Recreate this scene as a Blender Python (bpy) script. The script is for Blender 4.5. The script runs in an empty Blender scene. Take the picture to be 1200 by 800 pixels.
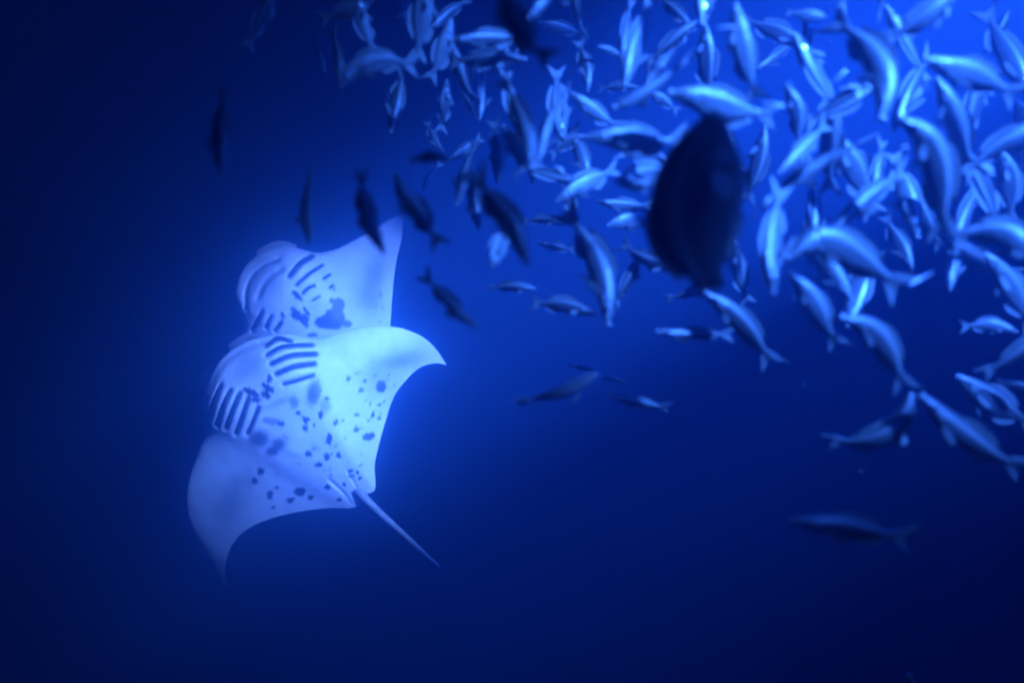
import bpy, math, random
import numpy as np
from mathutils import Vector

# ------------------------------------------------------------------ camera, world, light, exposure
scene = bpy.context.scene
COL = scene.collection
R = math.radians
random.seed(11)

F = 1000.0                                   # focal length in photo pixels (frame 1200 x 800)

def at(px, py, d):
    """point seen at photo pixel (px, py), d metres in front of the diver's camera"""
    return Vector(((px - 600.0) / F * d, d, (400.0 - py) / F * d))

cam_data = bpy.data.cameras.new('camera')
cam = bpy.data.objects.new('camera', cam_data)
COL.objects.link(cam)
cam.location = (0, 0, 0)
cam.rotation_euler = (R(90), 0, 0)
cam_data.sensor_width = 36.0
cam_data.lens = 36.0 * F / 1200.0
cam_data.clip_start = 0.02
cam_data.clip_end = 500.0
cam_data.dof.use_dof = True
cam_data.dof.focus_distance = 6.6
cam_data.dof.aperture_fstop = 1.5
scene.camera = cam

world = bpy.data.worlds.new('World')
scene.world = world
world.use_nodes = True
nt = world.node_tree
sky = nt.nodes.new('ShaderNodeTexSky')
sky.sky_type = 'NISHITA'
sky.sun_disc = False
sky.sun_elevation = R(-4.0)                  # night: the sun is below the horizon
sky.sun_rotation = R(60.0)
nt.links.new(sky.outputs['Color'], nt.nodes['Background'].inputs['Color'])
nt.nodes['Background'].inputs['Strength'].default_value = 0.10

def spot(name, loc, target, power, color, angle, blend, size):
    ld = bpy.data.lights.new(name, 'SPOT')
    ld.energy = power
    ld.color = color
    ld.spot_size = R(angle)
    ld.spot_blend = blend
    ld.shadow_soft_size = size
    lo = bpy.data.objects.new(name, ld)
    COL.objects.link(lo)
    lo.location = loc
    lo.rotation_euler = (Vector(target) - Vector(loc)).to_track_quat('-Z', 'Y').to_euler()
    return lo

# the night-dive lamps that light the school and the rays (off to the upper right of the frame)
spot('school_dive_lamp', (2.25, -0.45, 1.75), (0.78, 2.1, 0.52), 6000.0, (0.028, 0.160, 1.0), 40, 0.95, 0.08)
spot('ray_dive_lamp', (5.2, -0.5, 3.2), at(450, 406, 6.8), 250000.0, (0.046, 0.172, 1.0), 19.0, 1.0, 0.10)

scene.view_settings.view_transform = 'Standard'
scene.view_settings.look = 'None'
scene.view_settings.exposure = 0.0
scene.view_settings.gamma = 1.0
scene.view_settings.use_curve_mapping = False
scene.render.engine = 'CYCLES'
cy = scene.cycles
cy.use_denoising = True
cy.max_bounces = 5
cy.diffuse_bounces = 2
cy.glossy_bounces = 2
cy.transmission_bounces = 2
cy.volume_bounces = 2
cy.sample_clamp_indirect = 4.0
cy.filter_width = 2.0
cy.caustics_reflective = False
cy.caustics_refractive = False

# ------------------------------------------------------------------ materials
def new_mat(name):
    m = bpy.data.materials.new(name)
    m.use_nodes = True
    n = m.node_tree
    b = n.nodes['Principled BSDF']
    return m, n, b

def ramp(n, stops):
    r = n.nodes.new('ShaderNodeValToRGB')
    e = r.color_ramp.elements
    while len(e) < len(stops):
        e.new(0.5)
    for k, (p, c) in enumerate(stops):
        e[k].position = p
        e[k].color = (*c, 1)
    return r

def mat_fish():
    m, n, b = new_mat('silver_fish_skin')
    a = n.nodes.new('ShaderNodeAttribute'); a.attribute_name = 'dorsal'
    r = ramp(n, [(0.0, (0.40, 0.42, 0.44)), (0.45, (0.34, 0.36, 0.38)), (0.72, (0.30, 0.32, 0.34)), (1.0, (0.24, 0.26, 0.28))])
    n.links.new(a.outputs['Fac'], r.inputs['Fac'])
    uv = n.nodes.new('ShaderNodeUVMap'); uv.uv_map = 'UVMap'
    mp = n.nodes.new('ShaderNodeMapping'); mp.inputs['Scale'].default_value = (46, 40, 1)
    v = n.nodes.new('ShaderNodeTexVoronoi'); v.inputs['Scale'].default_value = 1.0
    n.links.new(uv.outputs['UV'], mp.inputs['Vector'])
    n.links.new(mp.outputs['Vector'], v.inputs['Vector'])
    no = n.nodes.new('ShaderNodeTexNoise'); no.inputs['Scale'].default_value = 26.0; no.inputs['Detail'].default_value = 4.0
    tc = n.nodes.new('ShaderNodeTexCoord')
    n.links.new(tc.outputs['Object'], no.inputs['Vector'])
    mx = n.nodes.new('ShaderNodeMix'); mx.data_type = 'RGBA'; mx.blend_type = 'MULTIPLY'; mx.inputs['Factor'].default_value = 0.45
    n.links.new(r.outputs['Color'], mx.inputs['A'])
    rr = ramp(n, [(0.3, (0.45, 0.45, 0.45)), (0.7, (1, 1, 1))])
    n.links.new(no.outputs['Fac'], rr.inputs['Fac'])
    n.links.new(rr.outputs['Color'], mx.inputs['B'])
    oi = n.nodes.new('ShaderNodeObjectInfo')
    mr = n.nodes.new('ShaderNodeMapRange'); mr.inputs['To Min'].default_value = 0.35; mr.inputs['To Max'].default_value = 1.15
    n.links.new(oi.outputs['Random'], mr.inputs['Value'])
    m3 = n.nodes.new('ShaderNodeMix'); m3.data_type = 'RGBA'; m3.blend_type = 'MULTIPLY'; m3.inputs['Factor'].default_value = 1.0
    n.links.new(mx.outputs['Result'], m3.inputs['A'])
    n.links.new(mr.outputs['Result'], m3.inputs['B'])
    n.links.new(m3.outputs['Result'], b.inputs['Base Color'])
    bp = n.nodes.new('ShaderNodeBump'); bp.inputs['Strength'].default_value = 0.5; bp.inputs['Distance'].default_value = 0.002
    n.links.new(v.outputs['Distance'], bp.inputs['Height'])
    n.links.new(bp.outputs['Normal'], b.inputs['Normal'])
    # silvery streak on the upper flank, painted in for the back highlights
    highlight_streak = ramp(n, [(0.0, (0, 0, 0)), (0.66, (0, 0, 0)), (0.76, (1, 1, 1)), (0.84, (1, 1, 1)), (0.93, (0, 0, 0))])
    n.links.new(a.outputs['Fac'], highlight_streak.inputs['Fac'])
    m4 = n.nodes.new('ShaderNodeMix'); m4.data_type = 'RGBA'
    n.links.new(highlight_streak.outputs['Color'], m4.inputs['Factor'])
    n.links.new(m3.outputs['Result'], m4.inputs['A'])
    m4.inputs['B'].default_value = (0.56, 0.57, 0.58, 1)
    n.links.new(m4.outputs['Result'], b.inputs['Base Color'])
    rg = n.nodes.new('ShaderNodeMapRange'); rg.inputs['To Min'].default_value = 0.42; rg.inputs['To Max'].default_value = 0.30
    n.links.new(highlight_streak.outputs['Color'], rg.inputs['Value'])
    n.links.new(rg.outputs['Result'], b.inputs['Roughness'])
    b.inputs['Metallic'].default_value = 0.35
    return m

def mat_fin():
    m, n, b = new_mat('pale_fin')
    uv = n.nodes.new('ShaderNodeUVMap'); uv.uv_map = 'UVMap'
    w = n.nodes.new('ShaderNodeTexWave'); w.bands_direction = 'Y'; w.inputs['Scale'].default_value = 4.0; w.inputs['Distortion'].default_value = 0.6
    n.links.new(uv.outputs['UV'], w.inputs['Vector'])
    r = ramp(n, [(0.0, (0.36, 0.38, 0.40)), (1.0, (0.62, 0.63, 0.64))])
    n.links.new(w.outputs['Fac'], r.inputs['Fac'])
    n.links.new(r.outputs['Color'], b.inputs['Base Color'])
    b.inputs['Roughness'].default_value = 0.4
    t = n.nodes.new('ShaderNodeBsdfTranslucent'); t.inputs['Color'].default_value = (0.6, 0.62, 0.64, 1)
    ms = n.nodes.new('ShaderNodeMixShader'); ms.inputs['Fac'].default_value = 0.35
    n.links.new(b.outputs['BSDF'], ms.inputs[1]); n.links.new(t.outputs['BSDF'], ms.inputs[2])
    n.links.new(ms.outputs['Shader'], n.nodes['Material Output'].inputs['Surface'])
    return m

def mat_plain(name, c, rough, noise=0.25, scale=60.0, metallic=0.0):
    m, n, b = new_mat(name)
    tc = n.nodes.new('ShaderNodeTexCoord')
    no = n.nodes.new('ShaderNodeTexNoise'); no.inputs['Scale'].default_value = scale; no.inputs['Detail'].default_value = 3.0
    n.links.new(tc.outputs['Object'], no.inputs['Vector'])
    r = ramp(n, [(0.3, tuple(x * (1 - noise) for x in c)), (0.7, c)])
    n.links.new(no.outputs['Fac'], r.inputs['Fac'])
    n.links.new(r.outputs['Color'], b.inputs['Base Color'])
    b.inputs['Roughness'].default_value = rough
    b.inputs['Metallic'].default_value = metallic
    return m

def mat_ray():
    m, n, b = new_mat('ray_skin')
    a = n.nodes.new('ShaderNodeAttribute'); a.attribute_name = 'pigment'
    tc = n.nodes.new('ShaderNodeTexCoord')
    no = n.nodes.new('ShaderNodeTexNoise'); no.inputs['Scale'].default_value = 9.0; no.inputs['Detail'].default_value = 6.0
    n.links.new(tc.outputs['Object'], no.inputs['Vector'])
    base = ramp(n, [(0.25, (0.62, 0.64, 0.66)), (0.75, (0.80, 0.81, 0.82))])
    n.links.new(no.outputs['Fac'], base.inputs['Fac'])
    mx = n.nodes.new('ShaderNodeMix'); mx.data_type = 'RGBA'
    n.links.new(a.outputs['Fac'], mx.inputs['Factor'])
    n.links.new(base.outputs['Color'], mx.inputs['A'])
    mx.inputs['B'].default_value = (0.035, 0.04, 0.05, 1)
    n.links.new(mx.outputs['Result'], b.inputs['Base Color'])
    bp = n.nodes.new('ShaderNodeBump'); bp.inputs['Strength'].default_value = 0.12; bp.inputs['Distance'].default_value = 0.01
    n2 = n.nodes.new('ShaderNodeTexNoise'); n2.inputs['Scale'].default_value = 40.0; n2.inputs['Detail'].default_value = 4.0
    n.links.new(tc.outputs['Object'], n2.inputs['Vector'])
    n.links.new(n2.outputs['Fac'], bp.inputs['Height'])
    n3 = n.nodes.new('ShaderNodeTexNoise'); n3.inputs['Scale'].default_value = 3.2; n3.inputs['Detail'].default_value = 3.0
    n.links.new(tc.outputs['Object'], n3.inputs['Vector'])
    b2 = n.nodes.new('ShaderNodeBump'); b2.inputs['Strength'].default_value = 0.3; b2.inputs['Distance'].default_value = 0.06
    n.links.new(n3.outputs['Fac'], b2.inputs['Height'])
    n.links.new(bp.outputs['Normal'], b2.inputs['Normal'])
    n.links.new(b2.outputs['Normal'], b.inputs['Normal'])
    b.inputs['Roughness'].default_value = 0.5
    return m

M_FISH = mat_fish()
M_FIN = mat_fin()
M_LIP = mat_plain('pale_lip', (0.86, 0.87, 0.88), 0.22, 0.1, 60, 0.3)
M_MOUTH = mat_plain('dark_mouth', (0.03, 0.035, 0.04), 0.6)
M_EYE = mat_plain('silver_eye', (0.6, 0.6, 0.6), 0.15)
M_PUPIL = mat_plain('black_pupil', (0.01, 0.01, 0.012), 0.12)
M_RAY = mat_ray()
M_GILL = mat_plain('dark_gill', (0.04, 0.05, 0.065), 0.6)
M_TAIL = mat_plain('ray_tail_skin', (0.45, 0.46, 0.48), 0.5, 0.4, 30)

# ------------------------------------------------------------------ helpers
def link(o, parent=None):
    COL.objects.link(o)
    if parent is not None:
        o.parent = parent
    return o

def thing(name, loc, label, cat, group=None):
    o = bpy.data.objects.new(name, None)
    o.empty_display_size = 0.05
    o.location = loc
    o['label'] = label
    o['category'] = cat
    if group:
        o['group'] = group
    return link(o)

def mesh(name, verts, faces, mats, parent, origin, smooth=True, face_mats=None, attrs=None, uvs=None):
    me = bpy.data.meshes.new(name)
    v = np.asarray(verts, dtype=float) - np.asarray(origin, dtype=float)
    me.from_pydata(v.tolist(), [], faces)
    for m in mats:
        me.materials.append(m)
    if smooth:
        me.polygons.foreach_set('use_smooth', [True] * len(me.polygons))
    if face_mats:
        me.polygons.foreach_set('material_index', face_mats)
    for k, vals in (attrs or {}).items():
        at_ = me.attributes.new(k, 'FLOAT', 'POINT')
        at_.data.foreach_set('value', np.asarray(vals, dtype=np.float32))
    if uvs is not None:
        ul = me.uv_layers.new(name='UVMap')
        vi = np.zeros(len(me.loops), dtype=np.int32)
        me.loops.foreach_get('vertex_index', vi)
        ul.data.foreach_set('uv', np.asarray(uvs, dtype=np.float32)[vi].ravel())
    me.update()
    o = bpy.data.objects.new(name, me)
    return link(o, parent)

def catmull(pts, n):
    """n points along a Catmull-Rom curve through pts (any dimension)"""
    P = np.asarray(pts, dtype=float)
    if len(P) == 2:
        t = np.linspace(0, 1, n)[:, None]
        return P[0] * (1 - t) + P[1] * t
    E = np.vstack([2 * P[0] - P[1], P, 2 * P[-1] - P[-2]])
    out = []
    for t in np.linspace(0, len(P) - 1 - 1e-9, n):
        k = int(t); f = t - k
        a, b, c, d = E[k], E[k + 1], E[k + 2], E[k + 3]
        out.append(0.5 * (2 * b + (c - a) * f + (2 * a - 5 * b + 4 * c - d) * f * f + (3 * b - a - 3 * c + d) * f ** 3))
    return np.array(out)

# ------------------------------------------------------------------ the water
def build_water():
    x0, x1, y0, y1, z0, z1 = -45, 45, -12, 60, -30, 14
    v = [(x0, y0, z0), (x1, y0, z0), (x1, y1, z0), (x0, y1, z0), (x0, y0, z1), (x1, y0, z1), (x1, y1, z1), (x0, y1, z1)]
    f = [(0, 3, 2, 1), (4, 5, 6, 7), (0, 1, 5, 4), (1, 2, 6, 5), (2, 3, 7, 6), (3, 0, 4, 7)]
    m = bpy.data.materials.new('night_sea_water')
    m.use_nodes = True
    n = m.node_tree
    n.nodes.remove(n.nodes['Principled BSDF'])
    pv = n.nodes.new('ShaderNodeVolumePrincipled')
    pv.inputs['Color'].default_value = (0.10, 0.36, 0.93, 1)
    pv.inputs['Density'].default_value = WATER_DENSITY
    pv.inputs['Anisotropy'].default_value = WATER_G
    fw = n.nodes.new('ShaderNodeVolumeScatter')           # fine particles: narrow forward scatter, the glow round bright things
    fw.inputs['Color'].default_value = (0.16, 0.55, 1.0, 1)
    fw.inputs['Density'].default_value = FORWARD_DENSITY
    fw.inputs['Anisotropy'].default_value = 0.96
    ad = n.nodes.new('ShaderNodeAddShader')
    n.links.new(pv.outputs['Volume'], ad.inputs[0])
    n.links.new(fw.outputs['Volume'], ad.inputs[1])
    n.links.new(ad.outputs['Shader'], n.nodes['Material Output'].inputs['Volume'])
    o = mesh('sea_water', v, f, [m], None, (0, 0, 0), smooth=False)
    o['kind'] = 'structure'
    return o

WATER_DENSITY = 0.11
FORWARD_DENSITY = 0.075
WATER_G = 0.45
build_water()

# ------------------------------------------------------------------ manta rays
def lerp_chain(stations, n):
    L = catmull([s[0] for s in stations], n)
    T = catmull([s[1] for s in stations], n)
    return L, T

def crop2(x, y): return (200 + x / 2.353, 360 + y / 2.353)
def crop1(x, y): return (200 + x / 3.3333, 230 + y / 3.3333)

def seg_dist(P, a, b):
    a = np.asarray(a, float); b = np.asarray(b, float)
    ab = b - a
    t = np.clip(((P - a) @ ab) / (ab @ ab + 1e-9), 0, 1)
    q = a + t[:, None] * ab
    return np.linalg.norm(P - q, axis=1), t

def poly_dist(P, pts):
    best = np.full(len(P), 1e9)
    for a, b in zip(pts[:-1], pts[1:]):
        d, _ = seg_dist(P, a, b)
        best = np.minimum(best, d)
    return best

def smooth01(x):
    x = np.clip(x, 0, 1)
    return x * x * (3 - 2 * x)

def build_ray(label, D, stations, bend, sc_chord, bumps, slits, spots, blots, tail_pts, pelvic, lobes, rim, NU=230, NV=150):
    L, T = lerp_chain(stations, NU)
    u = np.linspace(-1, 1, NU)
    v = 0.5 * (1 - np.cos(np.pi * np.linspace(0, 1, NV)))
    naca = 5 * (0.2969 * np.sqrt(v) - 0.126 * v - 0.3516 * v ** 2 + 0.2843 * v ** 3 - 0.1036 * v ** 4) / 0.5
    naca[-1] = 0
    naca = np.clip(naca, 0, None)
    chord = np.linalg.norm(T - L, axis=1) / F * D
    centre = np.exp(-(u / 0.55) ** 2)
    PX = L[:, None, :] * (1 - v)[None, :, None] + T[:, None, :] * v[None, :, None]
    base = D + bend(u)[:, None] + 0.0 * v[None, :]
    belly = base - (chord * (0.035 + sc_chord * centre))[:, None] * naca[None, :]
    back = base + (chord * (0.045 + 0.085 * centre))[:, None] * naca[None, :]
    flat = PX.reshape(-1, 2)
    dz = np.zeros(len(flat))
    for (cx, cy_, rx, ry, ang, amp) in bumps:
        c, s = math.cos(R(ang)), math.sin(R(ang))
        q = flat - np.array([cx, cy_])
        e = ((q[:, 0] * c + q[:, 1] * s) / rx) ** 2 + ((-q[:, 0] * s + q[:, 1] * c) / ry) ** 2
        dz -= amp * np.exp(-e)
    edge = np.clip(naca * 1.6, 0, 1)
    belly0 = belly + dz.reshape(NU, NV) * edge[None, :]
    groove = np.zeros(len(flat))
    pig = np.zeros(len(flat))
    # slightly ragged outlines for the skin markings
    jit = np.stack([np.sin(flat[:, 0] * 0.9 + flat[:, 1] * 0.37) + np.sin(flat[:, 1] * 1.3), np.cos(flat[:, 1] * 0.8 - flat[:, 0] * 0.45) + np.sin(flat[:, 0] * 1.1)], 1) * 0.45
    fj = flat + jit
    for pts, w in slits:
        curve = catmull(pts, 12)
        d = poly_dist(flat + 0.35 * jit, curve)
        groove = np.maximum(groove, 0.036 * np.exp(-(d / (w * 0.42)) ** 2))
        pig = np.maximum(pig, 0.85 * smooth01((w * 0.48 - d) / 2.4 + 0.5))
    for (cx, cy_, rx, ry, ang, amp) in spots:
        c, s = math.cos(R(ang)), math.sin(R(ang))
        q = fj - np.array([cx, cy_])
        e = np.sqrt(((q[:, 0] * c + q[:, 1] * s) / rx) ** 2 + ((-q[:, 0] * s + q[:, 1] * c) / ry) ** 2)
        soft = max(0.14, 0.7 / max(rx, ry))
        pig = np.maximum(pig, amp * smooth01((1 - e) / (2 * soft) + 0.5))
    for (cx, cy_, rx, ry, ang, amp) in blots:
        c, s = math.cos(R(ang)), math.sin(R(ang))
        q = fj - np.array([cx, cy_])
        e = ((q[:, 0] * c + q[:, 1] * s) / rx) ** 2 + ((-q[:, 0] * s + q[:, 1] * c) / ry) ** 2
        pig = pig + (1 - pig) * amp * np.exp(-e ** (1.0 if max(rx, ry) > 18 else 2.0))
    if rim:
        for pts, w, amp in rim:
            d = poly_dist(fj, catmull(pts, 20))
            pig = np.maximum(pig, amp * np.exp(-(d / w) ** 2))
            groove = np.maximum(groove, 0.03 * np.exp(-(d / (w * 1.3)) ** 2))
    belly = belly0 + groove.reshape(NU, NV) * edge[None, :]

    def world(depth):
        x = (PX[:, :, 0] - 600) / F * depth
        z = (400 - PX[:, :, 1]) / F * depth
        return np.stack([x, depth, z], 2)
    WB = world(belly); WT = world(back)
    # the two skins share the rim
    mid = 0.5 * (WB + WT)
    for a in (0, NV - 1):
        WB[:, a] = mid[:, a]
    for a in (0, NU - 1):
        WB[a, :] = mid[a, :]
    verts = WB.reshape(-1, 3).tolist()
    idx = np.arange(NU * NV).reshape(NU, NV)
    tidx = -np.ones((NU, NV), int)
    pigl = pig.tolist()
    for i in range(NU):
        for j in range(NV):
            if i in (0, NU - 1) or j in (0, NV - 1):
                tidx[i, j] = idx[i, j]
    step = 1
    for i in range(1, NU - 1):
        for j in range(1, NV - 1):
            tidx[i, j] = len(verts)
            verts.append(WT[i, j].tolist())
            pigl.append(0.96)
    faces = []
    for i in range(NU - 1):
        for j in range(NV - 1):
            faces.append((int(idx[i, j]), int(idx[i, j + 1]), int(idx[i + 1, j + 1]), int(idx[i + 1, j])))
            faces.append((int(tidx[i, j]), int(tidx[i + 1, j]), int(tidx[i + 1, j + 1]), int(tidx[i, j + 1])))
    cc = WB[NU // 2, NV // 2]
    root = thing('manta_ray', cc.tolist(), label, 'manta ray', 'manta rays feeding together')
    mesh('body', verts, faces, [M_RAY], root, cc, attrs={'pigment': pigl})

    flat_b = belly0.reshape(-1)
    def surf(p, off=0.0):
        d2 = ((flat - np.asarray(p)) ** 2).sum(1)
        k = np.argpartition(d2, 6)[:6]
        w = 1 / (d2[k] + 0.05)
        return np.array(at(p[0], p[1], float((flat_b[k] * w).sum() / w.sum()) + off))

    # dark gill plates lying in the grooves
    for pts, w in slits:
        c = catmull(pts, 11)
        tn = np.gradient(c, axis=0)
        nn = np.stack([-tn[:, 1], tn[:, 0]], 1)
        nn /= np.linalg.norm(nn, axis=1)[:, None] + 1e-9
        vv, ff = [], []
        for k in range(11):
            q = k / 10.0
            hw = 0.36 * w * (max(0.0, math.sin(math.pi * (0.06 + 0.88 * q))) ** 0.7)
            for e, off in ((-1, 0.012), (-0.35, 0.004), (0.35, 0.004), (1, 0.012)):
                vv.append(surf(c[k] + nn[k] * hw * e, off))
        for k in range(10):
            for e in range(3):
                a = k * 4 + e
                ff.append((a, a + 1, a + 5, a + 4))
        mesh('gill_slit', vv, ff, [M_GILL], root, cc)

    # whip tail
    if tail_pts:
        path = [np.array(at(x, y, d)) for x, y, d, r in tail_pts]
        rad = catmull([[r] for x, y, d, r in tail_pts], 24)[:, 0]
        c = catmull(path, 24)
        vv, ff = [], []
        for k in range(24):
            t = c[min(k + 1, 23)] - c[max(k - 1, 0)]
            t = Vector(t).normalized()
            s1 = t.cross(Vector((0, 1, 0))).normalized(); s2 = t.cross(s1)
            for e in range(10):
                a = 2 * math.pi * e / 10
                vv.append(np.array(Vector(c[k]) + (s1 * math.cos(a) + s2 * math.sin(a)) * float(rad[k])))
        for k in range(23):
            for e in range(10):
                ff.append((k * 10 + e, k * 10 + (e + 1) % 10, (k + 1) * 10 + (e + 1) % 10, (k + 1) * 10 + e))
        ff.append(tuple(range(23 * 10, 24 * 10)))
        mesh('tail', vv, ff, [M_TAIL], root, cc)

    # pelvic fins and head lobes: rounded leaf-shaped sheets with real thickness
    def leaf(name, pts, widths, depths, th, pigv, parent_root):
        c = catmull(pts, 22); wd = catmull([[x] for x in widths], 22)[:, 0]; dp = catmull([[x] for x in depths], 22)[:, 0]
        tn = np.gradient(c, axis=0); nn = np.stack([-tn[:, 1], tn[:, 0]], 1); nn /= np.linalg.norm(nn, axis=1)[:, None] + 1e-9
        vv, ff = [], []
        E = 9
        for side in (-1, 1):
            for k in range(22):
                for e in range(E):
                    q = -1 + 2 * e / (E - 1)
                    bulge = th * (1 - q * q) ** 0.5 * math.sin(math.pi * (0.04 + 0.92 * k / 21)) ** 0.5
                    cup = 0.25 * (wd[k] / F * D) * q * q
                    p = c[k] + nn[k] * wd[k] * q
                    vv.append(np.array(at(p[0], p[1], float(dp[k]) + cup + side * bulge)))
        n0 = 22 * E
        for k in range(21):
            for e in range(E - 1):
                a = k * E + e
                ff.append((a, a + 1, a + E + 1, a + E))
                ff.append((n0 + a, n0 + a + E, n0 + a + E + 1, n0 + a + 1))
        for k in range(21):
            for e in (0, E - 1):
                a = k * E + e
                ff.append((a, a + E, n0 + a + E, n0 + a))
        for e in range(E - 1):
            for k in (0, 21):
                a = k * E + e
                ff.append((a, a + 1, n0 + a + 1, n0 + a))
        mesh(name, vv, ff, [M_RAY], parent_root, cc, attrs={'pigment': [pigv] * len(vv)})
    for pts, widths, depths in pelvic:
        leaf('pelvic_fin', pts, widths, depths, 0.006, 0.0, root)
    for pts, widths, depths, pg in lobes:
        leaf('cephalic_fin', pts, widths, depths, 0.02, pg, root)
    return root

def sp2(x, y, rx, ry=None, ang=0, amp=0.97):
    p = crop2(x, y)
    return (p[0], p[1], rx / 2.353, (ry or rx) / 2.353, ang, amp)
def sp1(x, y, rx, ry=None, ang=0, amp=0.97):
    p = crop1(x, y)
    return (p[0], p[1], rx / 3.3333, (ry or rx) / 3.3333, ang, amp)

front_stations = [((523, 427), (523.5, 427.6)), ((511, 409), (511, 425.5)), ((497, 396), (493, 430)), ((481, 388), (476, 445)), ((463, 383), (461, 466)),
    ((430, 382), (451, 496)), ((400, 389), (444, 521)), ((368, 396), (439, 545)), ((336, 391), (440, 565)), ((311, 394), (438, 575)),
    ((284, 402), (429, 579)), ((258, 422), (424, 584)), ((242, 452), (420, 591)), ((236, 481), (410, 595)), ((240, 506), (382, 595)),
    ((232, 530), (336, 602)), ((221, 564), (298, 615)), ((219, 594), (276, 632)), ((228, 623), (266, 653)), ((247, 655), (264, 671)), ((266, 690), (266.6, 690.6))]
front_slits = [([crop2(*p) for p in pts], w / 2.353 * 1.25) for pts, w in [
    ([(264, 106), (295, 86), (330, 93)], 12), ([(266, 131), (310, 109), (390, 103)], 12), ([(277, 156), (330, 134), (398, 129)], 13),
    ([(291, 184), (340, 164), (396, 156)], 13), ([(312, 212), (350, 201), (392, 188)], 10),
    ([(138, 214), (119, 260), (107, 302)], 12), ([(164, 229), (143, 275), (128, 322)], 12), ([(190, 237), (168, 290), (152, 332)], 12),
    ([(214, 250), (198, 300), (180, 347)], 12), ([(242, 276), (229, 311), (212, 347)], 10)]]
front_spots = [sp2(a[0], a[1], a[2] * 1.22, (a[3] if len(a) > 3 else a[2]) * 1.22, *a[4:]) for a in [
    (490, 197, 5), (525, 228, 6), (535, 203, 4), (580, 218, 12, 14), (562, 188, 3), (600, 185, 3), (512, 183, 3), (575, 268, 5, 3), (550, 265, 3), (590, 258, 3),
    (575, 305, 4), (557, 297, 4, 9, 20), (545, 312, 4), (514, 296, 7, 4), (512, 337, 7, 5), (546, 356, 15, 9, -20), (430, 250, 5), (413, 295, 6, 9), (373, 310, 8), (352, 292, 5, 6),
    (372, 333, 7), (396, 325, 4), (455, 317, 6, 7), (437, 363, 7, 13), (380, 403, 8, 7, 20), (430, 412, 7, 9, -20), (462, 408, 6, 7), (408, 434, 10, 6), (433, 495, 8, 6),
    (478, 487, 5), (357, 508, 14, 10, -10), (386, 523, 7, 5), (330, 530, 8, 6), (292, 497, 5), (273, 518, 7, 11), (283, 552, 5), (248, 452, 9, 9), (232, 478, 7, 8),
    (497, 450, 5), (515, 455, 4), (522, 470, 4), (505, 463, 3), (494, 466, 4), (304, 321, 8, 6), (465, 530, 6, 4),
    (222, 235, 22, 8, 25), (268, 222, 17, 8, 35), (262, 242, 13, 8, 35), (272, 196, 6, 10), (235, 256, 14, 5, 5), (280, 314, 24, 8, 10, 0.6)]]
rsp = random.Random(8)
front_spots += [sp2(rsp.gauss(430, 75), rsp.gauss(360, 85), rsp.uniform(2.5, 4.5), rsp.uniform(2.5, 5.0), rsp.uniform(0, 90), rsp.uniform(0.5, 0.9)) for k in range(26)]
front_spots += [sp2(rsp.gauss(575, 30), rsp.gauss(255, 45), rsp.uniform(2.0, 3.5), rsp.uniform(2.0, 4.0), 0, 0.75) for k in range(12)]
front_blots = [sp2(*a) for a in [
    (395, 235, 21, 40, 10, 0.92), (427, 272, 18, 22, 0, 0.55), (340, 262, 14, 18, 0, 0.7), (300, 262, 45, 10, -25, 0.45), (243, 362, 31, 25, 0, 0.9),
    (297, 378, 21, 19, 0, 0.9), (280, 397, 19, 13, 0, 0.9), (335, 405, 32, 7, 15, 0.35), (400, 388, 12, 9, 0, 0.3),
    (630, 148, 95, 30, -12, 0.62), (575, 205, 55, 45, 0, 0.38), (165, 535, 52, 85, 25, 0.5), (215, 470, 40, 30, 0, 0.2), (200, 175, 60, 35, -40, 0.08)]]

build_ray('nearer spotted white-bellied manta ray, whole underside and whip tail in view', 6.6, front_stations,
    lambda u: np.where(u > 0, 0.46, 0.60) * np.abs(u) ** 2.2, 0.075,
    [(300, 440, 70, 42, -45, 0.05), (262, 478, 34, 30, 60, 0.09), (340, 425, 38, 34, 0, 0.06), (276, 428, 26, 20, -45, -0.05)],
    front_slits, front_spots, front_blots,
    [(418, 573, 6.58, 0.036), (436, 592, 6.56, 0.030), (470, 623, 6.58, 0.023), (500, 650, 6.60, 0.016), (515, 663, 6.61, 0.008)],
    [],
    [([(312, 398), (290, 398), (268, 408)], [3, 7, 4], [6.75, 6.9, 7.0], 0.55), ([(243, 470), (240, 450), (252, 428)], [3, 7, 4], [6.75, 6.9, 7.0], 0.55)],
    [([crop2(*p) for p in [(262, 96), (190, 120), (135, 165), (106, 222)]], 3.2, 0.38), ([crop2(*p) for p in [(488, 455), (510, 490), (531, 522)]], 1.3, 0.22), ([crop2(*p) for p in [(440, 478), (470, 505), (497, 538)]], 1.5, 0.12)])

back_stations = [((473, 251), (473.5, 251.6)), ((464, 254), (472, 266)), ((455, 258), (471, 276)), ((438, 269), (468, 291)), ((422, 278), (464, 308)),
    ((396, 291), (460, 342)), ((375, 296), (458, 372)), ((361, 294), (455, 400)), ((345, 290), (449, 430)), ((329, 289), (441, 452)),
    ((304, 297), (432, 462)), ((283, 318), (424, 468)), ((276, 344), (415, 470)), ((281, 364), (398, 472)), ((286, 386), (370, 474)),
    ((277, 410), (335, 480)), ((264, 440), (300, 490)), ((256, 470), (279, 505)), ((256, 500), (270, 520)), ((263, 525), (268, 532)), ((269, 545), (269.5, 545.5))]
back_slits = [([crop1(*p) for p in pts], w / 3.3333 * 1.2) for pts, w in [
    ([(552, 234), (505, 264), (465, 312)], 21), ([(592, 269), (540, 304), (490, 348)], 12), ([(620, 306), (598, 322)], 9),
    ([(560, 350), (535, 360), (515, 381)], 11), ([(634, 349), (622, 357)], 9), ([(580, 391), (548, 411)], 6),
    ([(356, 450), (337, 488), (318, 522)], 15), ([(392, 470), (372, 512)], 15), ([(430, 492), (408, 526)], 15)]]
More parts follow.
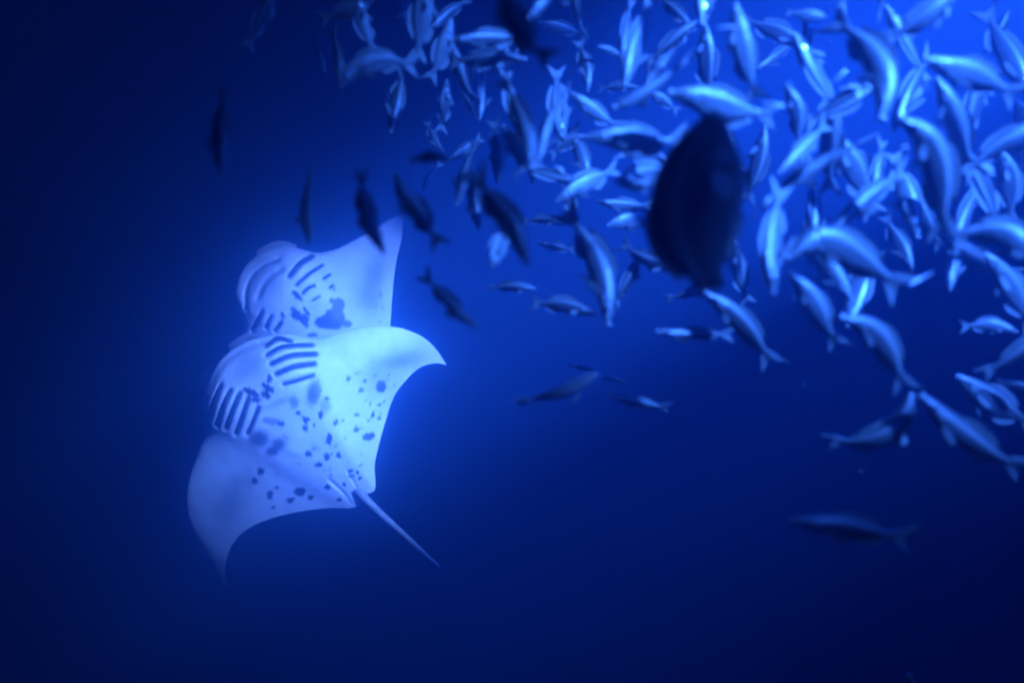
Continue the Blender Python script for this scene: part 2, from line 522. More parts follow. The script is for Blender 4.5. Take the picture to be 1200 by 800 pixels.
back_spots = [sp1(*a) for a in [
    (495, 388, 26, 12, 45), (490, 452, 32, 10, 40), (505, 472, 40, 17, 20), (520, 492, 30, 10, 45), (530, 450, 22, 8, 55), (437, 465, 8, 15, -20), (553, 541, 22, 9),
    (632, 407, 14, 10), (640, 478, 42, 44), (602, 492, 40, 26), (655, 425, 26, 28), (688, 498, 22, 16),
    (820, 386, 7, 6), (785, 404, 4), (805, 431, 4), (826, 440, 4), (820, 490, 5), (780, 432, 4), (640, 365, 6, 4)]]
back_blots = [sp1(*a) for a in [
    (800, 300, 55, 90, 30, 0.6), (775, 400, 60, 70, 0, 0.55), (330, 380, 40, 80, 15, 0.15), (380, 350, 30, 60, 30, 0.15)]]
build_ray('farther manta ray partly hidden behind the nearer one, wing tip pointing up', 7.75, back_stations,
    lambda u: 0.45 * np.abs(u) ** 2.2, 0.08,
    [(330, 340, 60, 42, -60, 0.05), (350, 312, 36, 24, -40, 0.06), (290, 330, 22, 34, 20, -0.06)],
    back_slits, back_spots, back_blots,
    [(420, 465, 7.75, 0.03), (422, 500, 7.8, 0.02), (423, 540, 7.85, 0.008)],
    [],
    [([(348, 291), (326, 290), (300, 298)], [4, 8, 4], [7.85, 7.95, 8.05], 0.2), ([(292, 372), (279, 352), (280, 326)], [4, 8, 4], [7.85, 7.95, 8.05], 0.2)],
    [([crop1(*p) for p in [(292, 440), (300, 350), (345, 287), (420, 248)]], 2.2, 0.7), ([crop1(*p) for p in [(340, 395), (372, 330), (432, 285)]], 2.4, 0.35)])

# ------------------------------------------------------------------ the school of fish
PROFILE = np.array([  # s, up, down, half width (fractions of the fish's length)
    (0.000, 0.016, 0.020, 0.016), (0.015, 0.026, 0.028, 0.023), (0.04, 0.040, 0.040, 0.033), (0.08, 0.060, 0.056, 0.045), (0.13, 0.082, 0.074, 0.055), (0.19, 0.103, 0.094, 0.062),
    (0.25, 0.119, 0.112, 0.065), (0.32, 0.130, 0.126, 0.066), (0.39, 0.133, 0.132, 0.064), (0.46, 0.128, 0.130, 0.059), (0.53, 0.115, 0.120, 0.052),
    (0.60, 0.094, 0.100, 0.043), (0.66, 0.073, 0.076, 0.034), (0.72, 0.052, 0.054, 0.025), (0.77, 0.039, 0.040, 0.018), (0.82, 0.036, 0.037, 0.011), (0.85, 0.036, 0.037, 0.004)])

def fish(pts, label, L=0.22, tilt=14.0, tail_far=1, roll=12.0, flip=1, h=0.27, w=1.0, mouth=0.5, group='school of pale fish under the lamp', parts=True, fold=0.0, spread=1.0, pect=1.0, fins=1.0, away=1.0, d=None):
    """pts: photo pixels along the backbone from snout to tail tip; the fish's true length and tilt set its distance"""
    c2 = catmull(pts, 60)
    seg = np.linalg.norm(np.diff(c2, axis=0), axis=1)
    cum = np.concatenate([[0], np.cumsum(seg)])
    p = cum[-1]
    if d is None:
        d = F * L * math.cos(R(tilt)) / p
    else:
        L = p * d / F / math.cos(R(tilt)) / away
    sarr = cum / p
    dep = d + (sarr - 0.5) * L * math.sin(R(tilt)) * tail_far
    S = np.stack([(c2[:, 0] - 600) / F * dep, dep, (400 - c2[:, 1]) / F * dep], 1)
    ch = S[-1] - S[0]
    if away < 1.0:                           # the tail stalk turns straight away from the viewer
        ext = np.array([S[-1] * (1 + (q * (1 - away) * L) / S[-1][1]) for q in np.linspace(0, 1, 16)[1:]])
        S = np.vstack([S, ext])
        sarr = np.concatenate([sarr * away, away + (1 - away) * np.linspace(0, 1, 16)[1:]])
    NS = len(S)
    nimg = np.array([-ch[2], 0, ch[0]])
    nimg /= np.linalg.norm(nimg) + 1e-9
    if nimg[2] < 0:
        nimg = -nimg
    nimg = nimg * flip
    want = math.cos(R(roll)) * nimg + math.sin(R(roll)) * np.array([0, -1.0, 0])
    Tn = np.gradient(S, axis=0)
    Tn /= np.linalg.norm(Tn, axis=1)[:, None]
    Dn = want[None, :] - (Tn @ want)[:, None] * Tn
    Dn /= np.linalg.norm(Dn, axis=1)[:, None]
    Sn = np.cross(Tn, Dn)
    rv = random.Random(label + str(pts))
    h *= rv.uniform(0.70, 0.92) if h < 0.4 else 0.84; w *= rv.uniform(0.85, 1.1); fins *= rv.uniform(0.75, 1.25); pect *= rv.uniform(0.8, 1.25)
    hs = h / 0.265

    def P(s, a, b):
        k = min(max(s, 0.0), 1.0)
        f = np.interp(k, sarr, np.arange(NS))
        i = min(int(f), NS - 2); q = f - i
        base = S[i] * (1 - q) + S[i + 1] * q + Tn[i] * (s - k) * L
        return base + (Dn[i] * (1 - q) + Dn[i + 1] * q) * (a * L) + (Sn[i] * (1 - q) + Sn[i + 1] * q) * (b * L)

    org = P(0.4, 0, 0)
    root = thing('fish', org.tolist(), label, 'fish', group)
    # body: one closed skin, with an open mouth pushed into the snout
    RN = 16
    vv, uv, dors, ff, fm = [], [], [], [], []
    rings = [(0.055, 0.008, 0.010, 0.008), (0.03, 0.013 * (0.6 + mouth), 0.017 * (0.6 + mouth), 0.012 * (0.6 + mouth))] + [tuple(x) for x in PROFILE]
    for r_, (s, up, dn, hw) in enumerate(rings):
        for e in range(RN):
            a = 2 * math.pi * e / RN
            sa, ca = math.sin(a), math.cos(a)
            k = 1.0
            if r_ == 2:
                k = 0.7 + 0.6 * mouth
            A = (up if sa > 0 else dn) * math.copysign(abs(sa) ** 0.92, sa) * (hs if r_ > 2 else 1) * k
            B = hw * w * math.copysign(abs(ca) ** 0.92, ca) * k
            vv.append(P(s, A, B)); uv.append((s, e / RN)); dors.append(0.5 + 0.5 * sa)
    nR = len(rings)
    for r_ in range(nR - 1):
        for e in range(RN):
            ff.append((r_ * RN + e, r_ * RN + (e + 1) % RN, (r_ + 1) * RN + (e + 1) % RN, (r_ + 1) * RN + e))
            fm.append(1 if r_ < 2 else 0)
    ff.append(tuple(range(RN))); fm.append(1)
    ff.append(tuple(range((nR - 1) * RN, nR * RN))); fm.append(0)
    mesh('body', vv, ff, [M_FISH, M_MOUTH], root, org, face_mats=fm, attrs={'dorsal': dors}, uvs=uv)

    def sheet(name, grid, th, parent=root, mat=M_FIN):
        """grid[i][j] = (s, a, b, thickness factor, thickness axis) -> thin solid fin"""
        ni, nj = len(grid), len(grid[0])
        v2, u2, f2 = [], [], []
        for sd in (-1, 1):
            for i in range(ni):
                for j in range(nj):
                    s, a, b, tf, ax = grid[i][j]
                    o = sd * th * tf
                    v2.append(P(s, a + (o if ax == 'a' else 0), b + (o if ax == 'b' else 0)))
                    u2.append((i / (ni - 1), j / (nj - 1)))
        n0 = ni * nj
        for i in range(ni - 1):
            for j in range(nj - 1):
                q = i * nj + j
                f2.append((q, q + 1, q + nj + 1, q + nj))
                f2.append((n0 + q, n0 + q + nj, n0 + q + nj + 1, n0 + q + 1))
        for i in range(ni - 1):
            for j in (0, nj - 1):
                q = i * nj + j
                f2.append((q, q + nj, n0 + q + nj, n0 + q))
        for j in range(nj - 1):
            for i in (0, ni - 1):
                q = i * nj + j
                f2.append((q, q + 1, n0 + q + 1, n0 + q))
        return mesh(name, v2, f2, [mat], parent, org, uvs=u2)

    # forked tail
    g = []
    for i in range(7):
        t = i / 6
        row = []
        for j in range(9):
            q = -1 + 2 * j / 8
            s = 0.80 + 0.20 * t * (0.52 + 0.48 * abs(q) ** 1.2)
            a = q * (0.034 + (0.105 * spread) * t ** 0.9)
            b = fold * t * (abs(q) - 0.5) * 0.08 + 0.012 * math.sin(3 * q) * t
            row.append((s, a, b, 1.0 - 0.7 * t, 'b'))
        g.append(row)
    sheet('tail_fin', g, 0.008)

    def prof(s):
        return [np.interp(s, PROFILE[:, 0], PROFILE[:, k]) * (hs if k < 3 else w) for k in (1, 2, 3)]
    if parts:
        g = []
        for i in range(11):
            s = 0.27 + 0.40 * i / 10
            u0 = prof(s)[0]
            hgt = fins * 0.055 * (math.sin(math.pi * min(1, (i + 0.4) / 10.8)) ** 0.6) * (1.0 - 0.35 * (i / 10)) * (0.72 if i == 5 else 1)
            g.append([(s + 0.05 * q, u0 - 0.012 + (hgt + 0.012) * q, 0.0, 1.0 - 0.75 * q, 'b') for q in (0, 0.35, 0.7, 1.0)])
        sheet('dorsal_fin', g, 0.005)
        g = []
        for i in range(7):
            s = 0.52 + 0.19 * i / 6
            u0 = prof(s)[1]
            hgt = fins * 0.055 * (math.sin(math.pi * (i + 0.7) / 7.2) ** 0.6) * (1.0 - 0.4 * i / 6)
            g.append([(s + 0.05 * q, -(u0 - 0.012 + (hgt + 0.012) * q), 0.0, 1.0 - 0.75 * q, 'b') for q in (0, 0.4, 0.75, 1.0)])
        sheet('anal_fin', g, 0.005)
        for sd in (-1, 1):
            hw = prof(0.25)[2]
            g = []
            for i in range(6):
                t = i / 5
                row = []
                for q in (-1, -0.5, 0, 0.5, 1):
                    wd = 0.006 + 0.030 * math.sin(math.pi * (0.08 + 0.86 * t)) ** 1.2
                    row.append((0.235 + 0.135 * t * pect * 0.9 + 0.3 * q * wd * t, -0.025 - 0.035 * t + q * wd, sd * (hw - 0.006 + 0.085 * t * pect), 1.0 - 0.7 * t, 'b'))
                g.append(row)
            sheet('pectoral_fin', g, 0.004)
            # pelvic fins
            g = []
            u0 = prof(0.36)[1]
            for i in range(5):
                t = i / 4
                g.append([(0.33 + 0.10 * t + 0.02 * q, -(u0 - 0.012 + 0.060 * fins * t) , sd * (0.012 + 0.020 * t) + 0.004 * q, 1.0 - 0.7 * t, 'b') for q in (-1, 0, 1)])
            sheet('pelvic_fin', g, 0.004)
        # lips
        v2, f2 = [], []
        NA, NB = 16, 6
        kk = 0.7 + 0.6 * mouth
        for e in range(NA):
            a = 2 * math.pi * e / NA
            ra, rb = (0.016 if math.sin(a) > 0 else 0.020) * kk, 0.016 * w * kk
            for f_ in range(NB):
                bb = 2 * math.pi * f_ / NB
                rr = 0.0085 * (0.7 + 0.6 * mouth) if mouth < 0.85 else 0.0150
                v2.append(P(0.002 + rr * math.sin(bb), (ra + rr * math.cos(bb)) * math.sin(a), (rb + rr * math.cos(bb)) * math.cos(a)))
        for e in range(NA):
            for f_ in range(NB):
                f2.append((e * NB + f_, ((e + 1) % NA) * NB + f_, ((e + 1) % NA) * NB + (f_ + 1) % NB, e * NB + (f_ + 1) % NB))
        mesh('lips', v2, f2, [M_LIP], root, org)
        # eyes
        for sd in (-1, 1):
            up_, dn_, hw_ = prof(0.105)
            ce = (0.105, 0.018, sd * (hw_ - 0.008))
            v2, f2, m2 = [], [], []
            rad = 0.021
            for i in range(7):
                th_ = math.pi * i / 6
                for e in range(12):
                    a = 2 * math.pi * e / 12
                    v2.append(P(ce[0] + rad * math.sin(th_) * math.cos(a), ce[1] + rad * math.sin(th_) * math.sin(a), ce[2] + sd * 0.75 * rad * math.cos(th_)))
            for i in range(6):
                for e in range(12):
                    f2.append((i * 12 + e, i * 12 + (e + 1) % 12, (i + 1) * 12 + (e + 1) % 12, (i + 1) * 12 + e)); m2.append(1 if i < 2 else 0)
            mesh('eye', v2, f2, [M_EYE, M_PUPIL], root, org, face_mats=m2)
        # gill cover: a low curved plate standing off the cheek
        for sd in (-1, 1):
            g = []
            for i in range(6):
                s = 0.135 + 0.085 * i / 5
                row = []
                for j in range(7):
                    q = -1 + 2 * j / 6
                    sc = s - 0.045 * q * q * (i / 5)
                    u_, dn2, hw2 = prof(sc)
                    ang = q * 0.95
                    A = math.sin(ang) * (u_ if q > 0 else dn2) * 0.80
                    B = sd * hw2 * math.cos(ang) ** 0.92 * 1.0 + sd * (0.003 + 0.004 * (i / 5))
                    row.append((sc, A, B, 1.0, 'b'))
                g.append(row)
            sheet('gill_cover', g, 0.0016, mat=M_COVER)
    return root

M_COVER = mat_plain('silver_gill_cover', (0.62, 0.64, 0.66), 0.22, 0.35, 60, 0.5)
LIT = 'school of pale fish under the lamp'
DIM = 'dim blue fish at the edge of the school'
DARK = 'dark unlit fish near the camera'

FISH = [
 # ---- top left, thin and dim
 ([(322, -14), (306, 22), (287, 61)], 'thin faint fish slanting from the top edge, leftmost of the top row', dict(L=.2, roll=60, group=DIM)),
 ([(446, -12), (410, 10), (371, 24)], 'dim fish at the top edge with bright narrow tail, above the far-left gap', dict(L=.2, roll=50, group=DIM)),
 ([(381, 86), (374, 62), (366, 38)], 'tiny faint fish left of the short vertical dim fish near the top', dict(L=.2, roll=50, group=DIM, parts=False)),
 ([(399, 102), (397, 68), (389, 30)], 'dim upright fish, head down, alone right of the tiny faint one', dict(L=.2, roll=50, group=DIM)),
 ([(398, 102), (416, 82), (452, 71), (494, 78)], 'dim fish bent in an arch with its belly in shadow', dict(L=.2, roll=10, group=DIM, d=1.9)),
 ([(458, 155), (464, 120), (475, 76)], 'dim upright fish hanging head down under the arched one', dict(L=.21, roll=15, flip=-1, group=DIM)),
 ([(457, 118), (450, 108), (439, 97)], 'tiny dim fish beside the arched one, left of the hanging fish', dict(L=.14, roll=40, group=DIM, parts=False)),
 ([(486, -22), (478, 2), (469, 25)], 'dim fish cut by the top edge with a bright fin edge', dict(L=.2, roll=40, group=DIM)),
 ([(500, -28), (495, 20), (487, 77)], 'broad dim fish hanging tail down from the top edge', dict(L=.24, roll=10, group=DIM)),
 ([(502, 36), (521, 20), (552, -5)], 'slim pale fish diving left below the top edge, spindle shaped', dict(L=.19, roll=55)),
 ([(527, 47), (570, 45), (626, 44)], 'level fish facing left with a wide white mouth', dict(L=.22, roll=30, mouth=1.0, h=.2)),
 ([(616, 69), (570, 69), (522, 72)], 'level plain blue fish just below the white-mouthed level one', dict(L=.22, roll=40, h=.24)),
 ([(524, 94), (521, 122), (516, 158)], 'dim upright fish with its head up and body tapering down', dict(L=.18, roll=20, group=DIM)),
 ([(540, 106), (550, 122), (557, 140)], 'short dim fish with a side fin beside the upright narrow one', dict(L=.16, roll=45, group=DIM)),
 ([(562, 140), (565, 108), (566, 70)], 'narrow upright dim fish below the plain level one', dict(L=.2, roll=70, group=DIM)),
 ([(583, 214), (584, 175), (577, 136)], 'blurred dim upright fish left of the pair meeting in a V', dict(L=.2, roll=25, group=DIM)),
 ([(526, 186), (542, 178), (566, 160)], 'dim fish in the crowded dim patch, head down left', dict(L=.17, roll=20, group=DIM)),
 ([(496, 224), (505, 208), (518, 188)], 'short dim fish just right of the ring-mouthed dark fish', dict(L=.16, roll=30, group=DIM, parts=False)),
 ([(520, 178), (509, 165), (500, 140)], 'small dim fish with a triangular fin, above the dark level one', dict(L=.16, roll=10, group=DIM)),
 # ---- top centre
 ([(624, 198), (618, 160), (603, 118), (584, 84)], 'slim fish diving steeply, left arm of the V pair, white mouth', dict(L=.22, roll=55, mouth=0.9, h=.24)),
 ([(629, 193), (638, 158), (650, 127), (669, 99)], 'slim fish diving steeply, right arm of the V pair', dict(L=.205, roll=80, mouth=0.5, spread=.5)),
 ([(590, -30), (600, 20), (622, 52), (652, 74)], 'large curved fish with lit back and dark belly, tail down right', dict(d=1.25, roll=35, h=.30)),
 ([(619, 22), (633, 4), (652, -40), (664, -74)], 'bright pale-headed fish plunging in from the top edge', dict(d=1.75, roll=30, mouth=0.9, tilt=20, flip=-1)),
 ([(631, 26), (652, 31), (690, 42)], 'dim fish behind, just under the bright pale-headed one', dict(L=.22, roll=20, group=DIM)),
 ([(670, -32), (675, 5), (684, 48)], 'thin bright fish hanging tail down from the top edge, above another', dict(L=.2, roll=70)),
 ([(689, 107), (687, 80), (677, 44)], 'upright pale fish pointing down directly below the thin hanging one', dict(L=.17, roll=20)),
 ([(700, 54), (716, 60), (736, 70)], 'tiny faint fish with a bright tail tip near the upper middle', dict(d=2.5, roll=40, parts=False, group=DIM)),
 ([(732, 101), (743, 58), (764, -8)], 'long slanted fish, head down left, crossing the upper middle', dict(L=.23, roll=50)),
 ([(748, 102), (725, 101), (699, 104)], 'faint level fish behind the head of the long slanted one', dict(L=.16, roll=40, group=DIM)),
 ([(719, 126), (755, 109), (784, 88), (810, 65)], 'slender fish with round white lips and a thin tail pointing up right', dict(L=.21, roll=75, mouth=1.0, w=.9, spread=.6)),
 ([(757, 107), (775, 116), (797, 132)], 'faint small fish between the slender fish and the big lit one', dict(L=.18, roll=20, group=DIM, d=2.5)),
 ([(816, 25), (790, 46), (754, 77)], 'curved pale fish with its thin tail sweeping down left', dict(L=.19, roll=60)),
 ([(814, 36), (796, 18), (768, -10)], 'pale fish pointing down right from the top edge with a white tail', dict(roll=40, d=2.4)),
 ([(823, 29), (826, -10), (838, -74)], 'broad fish diving snout first from the top edge, glinting mouth', dict(L=.2, roll=35, mouth=0.9, h=.33)),
 ([(862, 4), (868, 50), (889, 124)], 'tall pale fish with its head up and a lilac stripe along its back', dict(d=1.75, roll=25, h=.30)),
 ([(884, 82), (908, 66), (940, 42)], 'dim slanted fish behind the tall pale one', dict(L=.2, roll=50, group=DIM)),
 ([(944, 20), (946, 48), (934, 80)], 'dim upright fish under the white spindle-shaped one', dict(d=2.3, roll=40, group=DIM)),
 ([(784, 108), (822, 116), (862, 128), (916, 137)], 'big lit fish facing left with round white lips, above the black one', dict(d=1.65, roll=28, mouth=1.0, h=.27)),
 ([(689, 160), (735, 162), (775, 166), (808, 158)], 'large level fish facing left, tail touching the black fish', dict(d=1.75, roll=20, h=.32, mouth=.4)),
 ([(692, 160), (670, 164), (642, 184)], 'small pale fish partly behind the large level one, tail left', dict(d=2.6, roll=15)),
 ([(722, 213), (752, 208), (800, 196)], 'fish face with bright gill glints left of the black fish', dict(d=1.9, roll=20, mouth=.7, h=.36, tilt=40)),
 ([(700, 236), (728, 240), (768, 240)], 'dim level fish under the glinting face', dict(L=.2, roll=20, group=DIM)),
 ([(712, 264), (738, 258), (784, 252)], 'dim fish facing left with blunt head beside the black fish', dict(L=.2, roll=15, h=.32, group=DIM)),
 ([(713, 381), (708, 335), (690, 285), (655, 238)], 'large curved fish hanging head down below the crowd, lit flank', dict(d=1.9, roll=30, mouth=.6, h=.25)),
 ([(668, 262), (668, 240), (664, 214)], 'short dim upright fish above the large hanging one', dict(L=.2, tilt=45, roll=20, group=DIM)),
 ([(660, 263), (638, 257), (610, 260)], 'short level fish with a lit back beside the dark curved one', dict(L=.18, roll=35, group=DIM)),
 ([(630, 284), (650, 289), (676, 293)], 'faint small level fish under the short level one', dict(L=.17, roll=25, group=DIM)),
 ([(577, 314), (584, 290), (597, 258)], 'dim broad fish hanging under the large dark curved one', dict(d=1.9, roll=10, h=.40, group=DIM)),
 ([(627, 338), (600, 335), (568, 338)], 'thin level fish with a pale tail below the dim broad one', dict(L=.16, roll=45, group=DIM, spread=.5)),
 ([(699, 368), (660, 357), (618, 355)], 'dim fish swimming right with raised tail fin, left of the hanging fish', dict(L=.19, roll=15, group=DIM)),
 # ---- dark silhouettes
 ([(836, 134), (821, 195), (819, 270), (832, 336)], 'big black unlit fish, nearest of all, in front of the school', dict(d=1.24, roll=22, h=.53, tilt=30, away=.80, group=DARK, flip=-1, mouth=.7, spread=.12, fins=.45)),
 ([(618, 310), (602, 270), (578, 236), (551, 196)], 'large dark curved fish left of centre, tail up left', dict(d=1.45, roll=15, h=.25, group=DARK)),
 ([(463, 205), (476, 232), (496, 257), (519, 292)], 'dark fish with a bright ring of lips above the rays', dict(d=1.55, roll=20, mouth=1.0, group=DARK, h=.24)),
 ([(450, 297), (429, 252), (422, 194)], 'dark leaf-shaped fish pointing down onto the farther ray', dict(d=1.5, roll=10, h=.26, group=DARK, spread=.5)),
 ([(560, 385), (530, 358), (492, 316)], 'dark fish pointing down right, beside the wing tips', dict(d=1.6, roll=25, mouth=.8, group=DARK, h=.2)),
 ([(260, 207), (258, 155), (264, 98)], 'dark upright fish alone at the far left', dict(d=1.6, roll=10, group=DARK, h=.22, spread=.5)),
 ([(363, 284), (358, 240), (366, 192)], 'thin barely visible dark fish above the farther ray', dict(d=1.9, roll=60, group=DARK)),
 ([(526, 187), (505, 184), (478, 188)], 'small dark level fish above the ring-mouthed one', dict(d=1.4, roll=20, group=DARK)),
 ([(699, 438), (655, 460), (600, 472)], 'dark curved fish in the empty middle, thin tail left', dict(d=1.7, roll=65, h=.18, group=DARK)),
 # ---- upper right
 ([(968, 20), (945, 18), (919, 13)], 'short bright white spindle-shaped fish near the top', dict(d=1.9, roll=25, h=.34, parts=False)),
 ([(1033, 140), (1036, 95), (1010, 48), (966, 18)], 'large bent lilac fish, white mouth down, tail up left', dict(d=1.6, roll=40, mouth=1.0, h=.25)),
 ([(1006, -62), (995, -20), (984, 17)], 'fish beyond the top edge showing only its forked tail', dict(L=.2, roll=30)),
 ([(1044, -62), (1036, -20), (1029, 30)], 'fish hanging from the top edge with a lilac tail stripe', dict(L=.2, roll=70)),
 ([(1126, -17), (1092, 14), (1062, 32), (1031, 52)], 'fish leaving through the top edge with a bright blade of a tail', dict(L=.2, roll=40)),
 ([(1182, 12), (1172, 36), (1156, 66)], 'very faint slanted fish in open water near the top right corner', dict(d=2.4, roll=20, group=DIM, parts=False)),
 ([(1082, 68), (1112, 79), (1150, 90), (1200, 116)], 'pale fish swimming left with spread side fins and forked tail', dict(d=1.7, roll=40, mouth=.6, pect=1.5, spread=1.3)),
 ([(1054, 137), (1086, 164), (1102, 215), (1107, 288)], 'large lit fish bending downward below the lilac one', dict(d=1.6, roll=35, h=.27)),
 ([(1074, 226), (1084, 256), (1106, 294)], 'lit fish with a lilac streak tucked under the bending one', dict(L=.18, roll=40)),
 ([(978, 267), (1008, 239), (1066, 194)], 'bright two-edged fish slanting up right, white snout low left', dict(d=1.75, roll=35, mouth=.9, h=.22)),
 ([(1020, 234), (1028, 205), (1034, 160)], 'upright lilac fish crossing behind the bright slanted one', dict(L=.16, roll=30)),
 ([(911, 223), (940, 204), (975, 184), (1026, 159)], 'very thin long fish slanting up right, edge on', dict(L=.24, roll=82, w=.8, spread=.4)),
 ([(912, 203), (945, 172), (972, 138)], 'lilac fish with a wide forked tail above the long thin one', dict(L=.17, roll=35, spread=1.7)),
 ([(921, 98), (934, 130), (936, 178)], 'pale upright fish with a white snout tip pointing up', dict(L=.17, roll=30, h=.3, mouth=.7)),
 ([(906, 344), (904, 290), (916, 210)], 'tall blue fish hanging head down right of the black fish', dict(d=1.6, roll=25, h=.24, pect=1.5)),
 ([(922, 302), (958, 281), (1010, 304), (1066, 345)], 'large arched fish with lilac nape and white forked tail', dict(d=1.65, roll=30, h=.27, spread=1.2)),
 ([(1234, 322), (1180, 276), (1140, 271), (1106, 288)], 'large fish leaving at the right edge, tail toward the crowd', dict(d=1.65, roll=25, h=.29)),
 ([(1113, 340), (1117, 312), (1128, 268)], 'blunt blue upright fish below the lit bending one', dict(L=.17, roll=20)),
 ([(1070, 318), (1054, 284), (1034, 248)], 'dim slanted fish behind the snout of the bright slanted one', dict(L=.2, roll=45, group=DIM)),
 ([(1236, 138), (1196, 158), (1160, 176), (1122, 214)], 'fish at the right edge with a long bright curved tail', dict(d=1.9, roll=40)),
 ([(1172, 176), (1184, 212), (1184, 266)], 'dim upright fish near the right edge under the curved tail', dict(L=.22, roll=20, group=DIM, h=.3)),
 ([(1192, 118), (1202, 155), (1196, 206)], 'blue fish cut by the right edge behind the forked tail', dict(L=.25, roll=15, h=.34)),
 ([(1206, 316), (1186, 318), (1166, 322)], 'small fish with a white fin low at the right edge', dict(L=.1, roll=50, parts=False)),
 # ---- lower right
 ([(770, 388), (810, 391), (864, 391)], 'slim level fish facing left below the black fish', dict(L=.19, roll=30, h=.19, mouth=.7)),
 ([(826, 342), (852, 362), (884, 394), (908, 432)], 'fish slanting down right behind the slim level one', dict(d=1.9, roll=30, h=.25)),
 ([(846, 342), (815, 341), (776, 352)], 'dim fish under the tip of the black fish', dict(L=.18, roll=50, group=DIM, d=2.7)),
 ([(926, 321), (950, 350), (985, 410)], 'fish with a glinting white snout slanting down, right of the hanging blue one', dict(d=1.9, roll=30, mouth=.9, h=.28)),
 ([(985, 371), (1020, 386), (1046, 420), (1064, 462)], 'curved blue fish with bright snout, top of the crossing group', dict(d=1.7, roll=30, mouth=.9, h=.25)),
 ([(1068, 462), (1055, 494), (1024, 513), (962, 519)], 'blue fish curving left with a bright blade tail, below the curved one', dict(d=1.75, roll=25, h=.24, spread=.6)),
 ([(1080, 463), (1112, 496), (1155, 526), (1208, 554)], 'fish slanting to the right edge with forked tail', dict(d=1.7, roll=30, h=.25)),
 ([(1122, 440), (1150, 462), (1218, 502)], 'dim broad fish behind, low at the right edge', dict(L=.22, roll=15, h=.3, group=DIM, d=2.2)),
 ([(1238, 378), (1200, 406), (1146, 443)], 'fish entering at the right edge above the dim broad one', dict(d=1.8, roll=35, h=.25)),
 ([(1218, 456), (1192, 451), (1164, 447)], 'tiny thin fish at the right edge over the dim broad one', dict(L=.12, roll=60, parts=False, group=DIM)),
 ([(1192, 389), (1160, 380), (1122, 383)], 'small fish with raised back fin swimming right, alone', dict(L=.17, roll=15, group=DIM)),
 ([(714, 463), (745, 470), (788, 478)], 'small slim fish in the empty middle, lowest of its cluster', dict(L=.17, roll=40, h=.24)),
 ([(696, 433), (682, 431), (665, 428)], 'tiny faint fish in the empty middle, topmost of its cluster', dict(L=.11, roll=40, parts=False, group=DIM)),
 ([(705, 444), (718, 444), (738, 448)], 'tiny faint fish just above the small slim one', dict(L=.11, roll=50, parts=False, group=DIM)),
 ([(928, 609), (990, 617), (1074, 632)], 'lone barely visible fish low on the right', dict(d=1.47, roll=12, h=.22, group=DIM)),
 ([(1066, 790), (1068, 830), (1076, 880)], 'fish just peeking in at the bottom edge', dict(d=2.0, roll=20, group=DIM)),
]
NAMED = [(np.mean(np.array(p_), axis=0), l_.split(',')[0]) for p_, l_, o_ in FISH]
used = set()
def fill_label(x, y):
    for c, l_ in sorted(NAMED, key=lambda n_: (n_[0][0] - x) ** 2 + (n_[0][1] - y) ** 2):
        dx_, dy_ = x - c[0], y - c[1]
        rel = ('right of' if dx_ > 0 else 'left of') if abs(dx_) > abs(dy_) else ('below' if dy_ > 0 else 'above')
        lab = 'faint fish just ' + rel + ' the ' + ' '.join(l_.split()[:10])
        if lab not in used and not l_.startswith(('tiny', 'fish ', 'very faint')):
            used.add(lab)
            return lab
rf = random.Random(4)
for x, y, a, p in [(430, 30, 80, 60), (515, 60, 100, 62), (545, 88, 60, 58), (600, 118, 85, 60), (548, 200, 110, 64), (560, 232, 80, 56), (610, 180, 60, 60), (655, 120, 95, 70), (640, 205, 20, 62), (690, 215, 150, 66),
        (700, 130, 40, 58), (735, 35, 110, 66), (780, 70, 130, 70), (760, 190, 10, 64), (830, 75, 75, 72), (845, 165, 50, 72), (885, 195, 115, 74), (905, 40, 30, 66), (960, 90, 60, 74), (985, 120, 140, 70),
        (975, 175, 100, 70), (1000, 205, 60, 74), (1065, 55, 50, 68), (1070, 105, 120, 66), (1120, 150, 80, 78), (1140, 130, 95, 76), (1150, 225, 60, 74), (1135, 245, 105, 70), (1180, 60, 70, 80), (1060, 225, 85, 70),
        (950, 235, 100, 74), (965, 310, 40, 68), (1010, 335, 120, 64), (1150, 300, 20, 68), (1185, 345, 60, 70), (870, 320, 70, 62), (760, 300, 35, 60), (735, 330, 110, 56), (590, 60, 140, 58), (680, 180, 70, 58)]:
    p *= 1.3 if x < 950 else 1.6; q = R(a + rf.uniform(-12, 12)); dx, dy = math.cos(q) * p / 2, math.sin(q) * p / 2
    bx, by = rf.uniform(-5, 5), rf.uniform(-5, 5)
    FISH.append(([(x - dx, y - dy), (x + bx, y + by), (x + dx, y + dy)][::rf.choice((1, -1))], fill_label(x, y), dict(d=rf.uniform(2.2, 2.65) if x < 950 else rf.uniform(2.0, 2.4), roll=rf.uniform(10, 60), flip=rf.choice((1, 1, -1)), group='faint fish in the gaps of the school')))
for pts, label, o in FISH:
    fish(pts, label, **o)

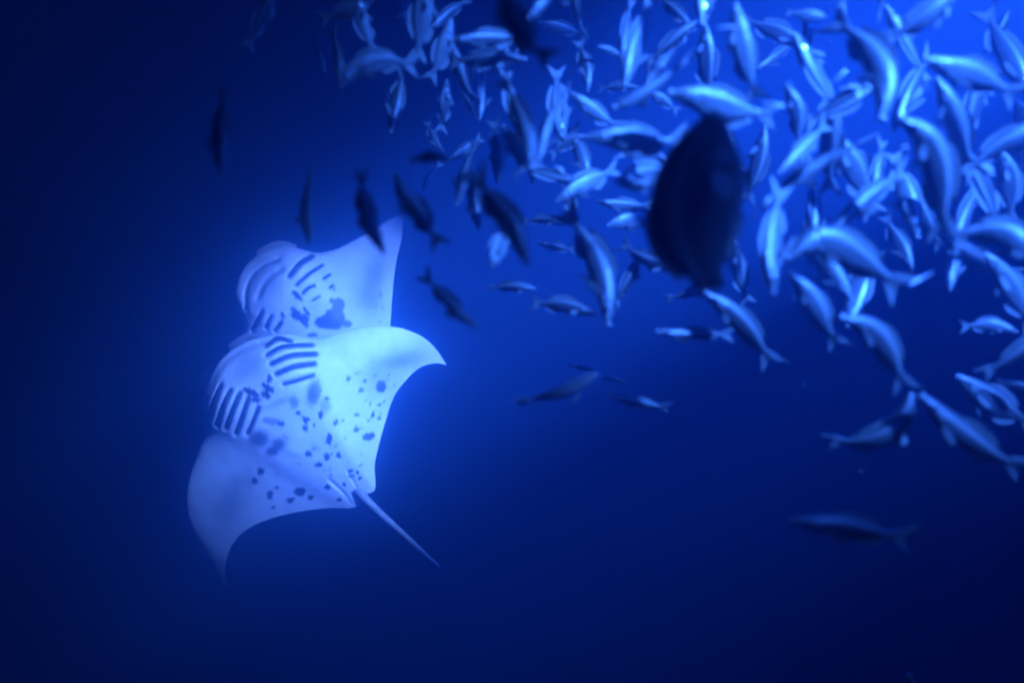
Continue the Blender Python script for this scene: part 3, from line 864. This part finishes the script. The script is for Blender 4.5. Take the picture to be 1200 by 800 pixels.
# ------------------------------------------------------------------ pale slivers added as stand-ins for glints on the fish, and fine drifting specks
def glints_and_specks():
    rp = random.Random(21)
    vv, ff = [], []
    def bit(c, ax, ln, rd):
        ax = Vector(ax).normalized()
        s1 = ax.cross(Vector((0.3, 1, 0.2))).normalized(); s2 = ax.cross(s1)
        prof = [(-0.5, 0.05), (-0.25, 0.75), (0.05, 1.0), (0.3, 0.6), (0.5, 0.05)]
        n0 = len(vv)
        for q, k in prof:
            for e in range(5):
                a = 2 * math.pi * e / 5
                vv.append(tuple(Vector(c) + ax * (q * ln) + (s1 * math.cos(a) + s2 * math.sin(a)) * rd * k))
        for r_ in range(4):
            for e in range(5):
                ff.append((n0 + r_ * 5 + e, n0 + r_ * 5 + (e + 1) % 5, n0 + r_ * 5 + 5 + (e + 1) % 5, n0 + r_ * 5 + 5 + e))
    for x0, y0, x1, y1, w_ in [(774, 72, 762, 97, 4), (993, 81, 976, 97, 3), (1003, 118, 1008, 102, 9), (867, 181, 857, 200, 8), (866, 247, 858, 260, 3), (869, 264, 860, 276, 3), (881, 253, 889, 252, 4),
            (655, 8, 667, 2, 6), (561, 73, 553, 88, 3), (829, 177, 821, 194, 6), (836, 146, 826, 160, 4), (892, 246, 903, 230, 9), (1095, 318, 1063, 335, 3), (600, 214, 612, 200, 3), (834, 8, 828, 16, 5),
            (804, 146, 801, 160, 5), (838, 33, 868, 31, 4), (892, 119, 919, 125, 4), (919, 108, 926, 96, 7), (1062, 124, 1081, 104, 7), (1055, 178, 1063, 168, 9), (652, 133, 648, 121, 5)]:
        d = rp.uniform(1.52, 1.62)
        a, b = at(x0, y0, d), at(x1, y1, d + rp.uniform(-0.02, 0.02))
        bit((a + b) / 2, b - a, (b - a).length, w_ / F * d * 0.5)
    for k in range(300):
        d = rp.uniform(1.3, 4.5)
        c = at(rp.gauss(800, 330), rp.gauss(180, 190), d)
        bit(c, (rp.uniform(-1, 1), rp.uniform(-1, 1), rp.uniform(-1, 1)), rp.uniform(0.002, 0.006), rp.uniform(0.0006, 0.0013))
    o = mesh('glints_and_specks', vv, ff, [M_LIP], None, (0, 0, 0))
    o['kind'] = 'stuff'
    o['label'] = 'pale slivers standing in for glints on the fish, and tiny drifting specks'
    o['category'] = 'glints_and_specks'
glints_and_specks()
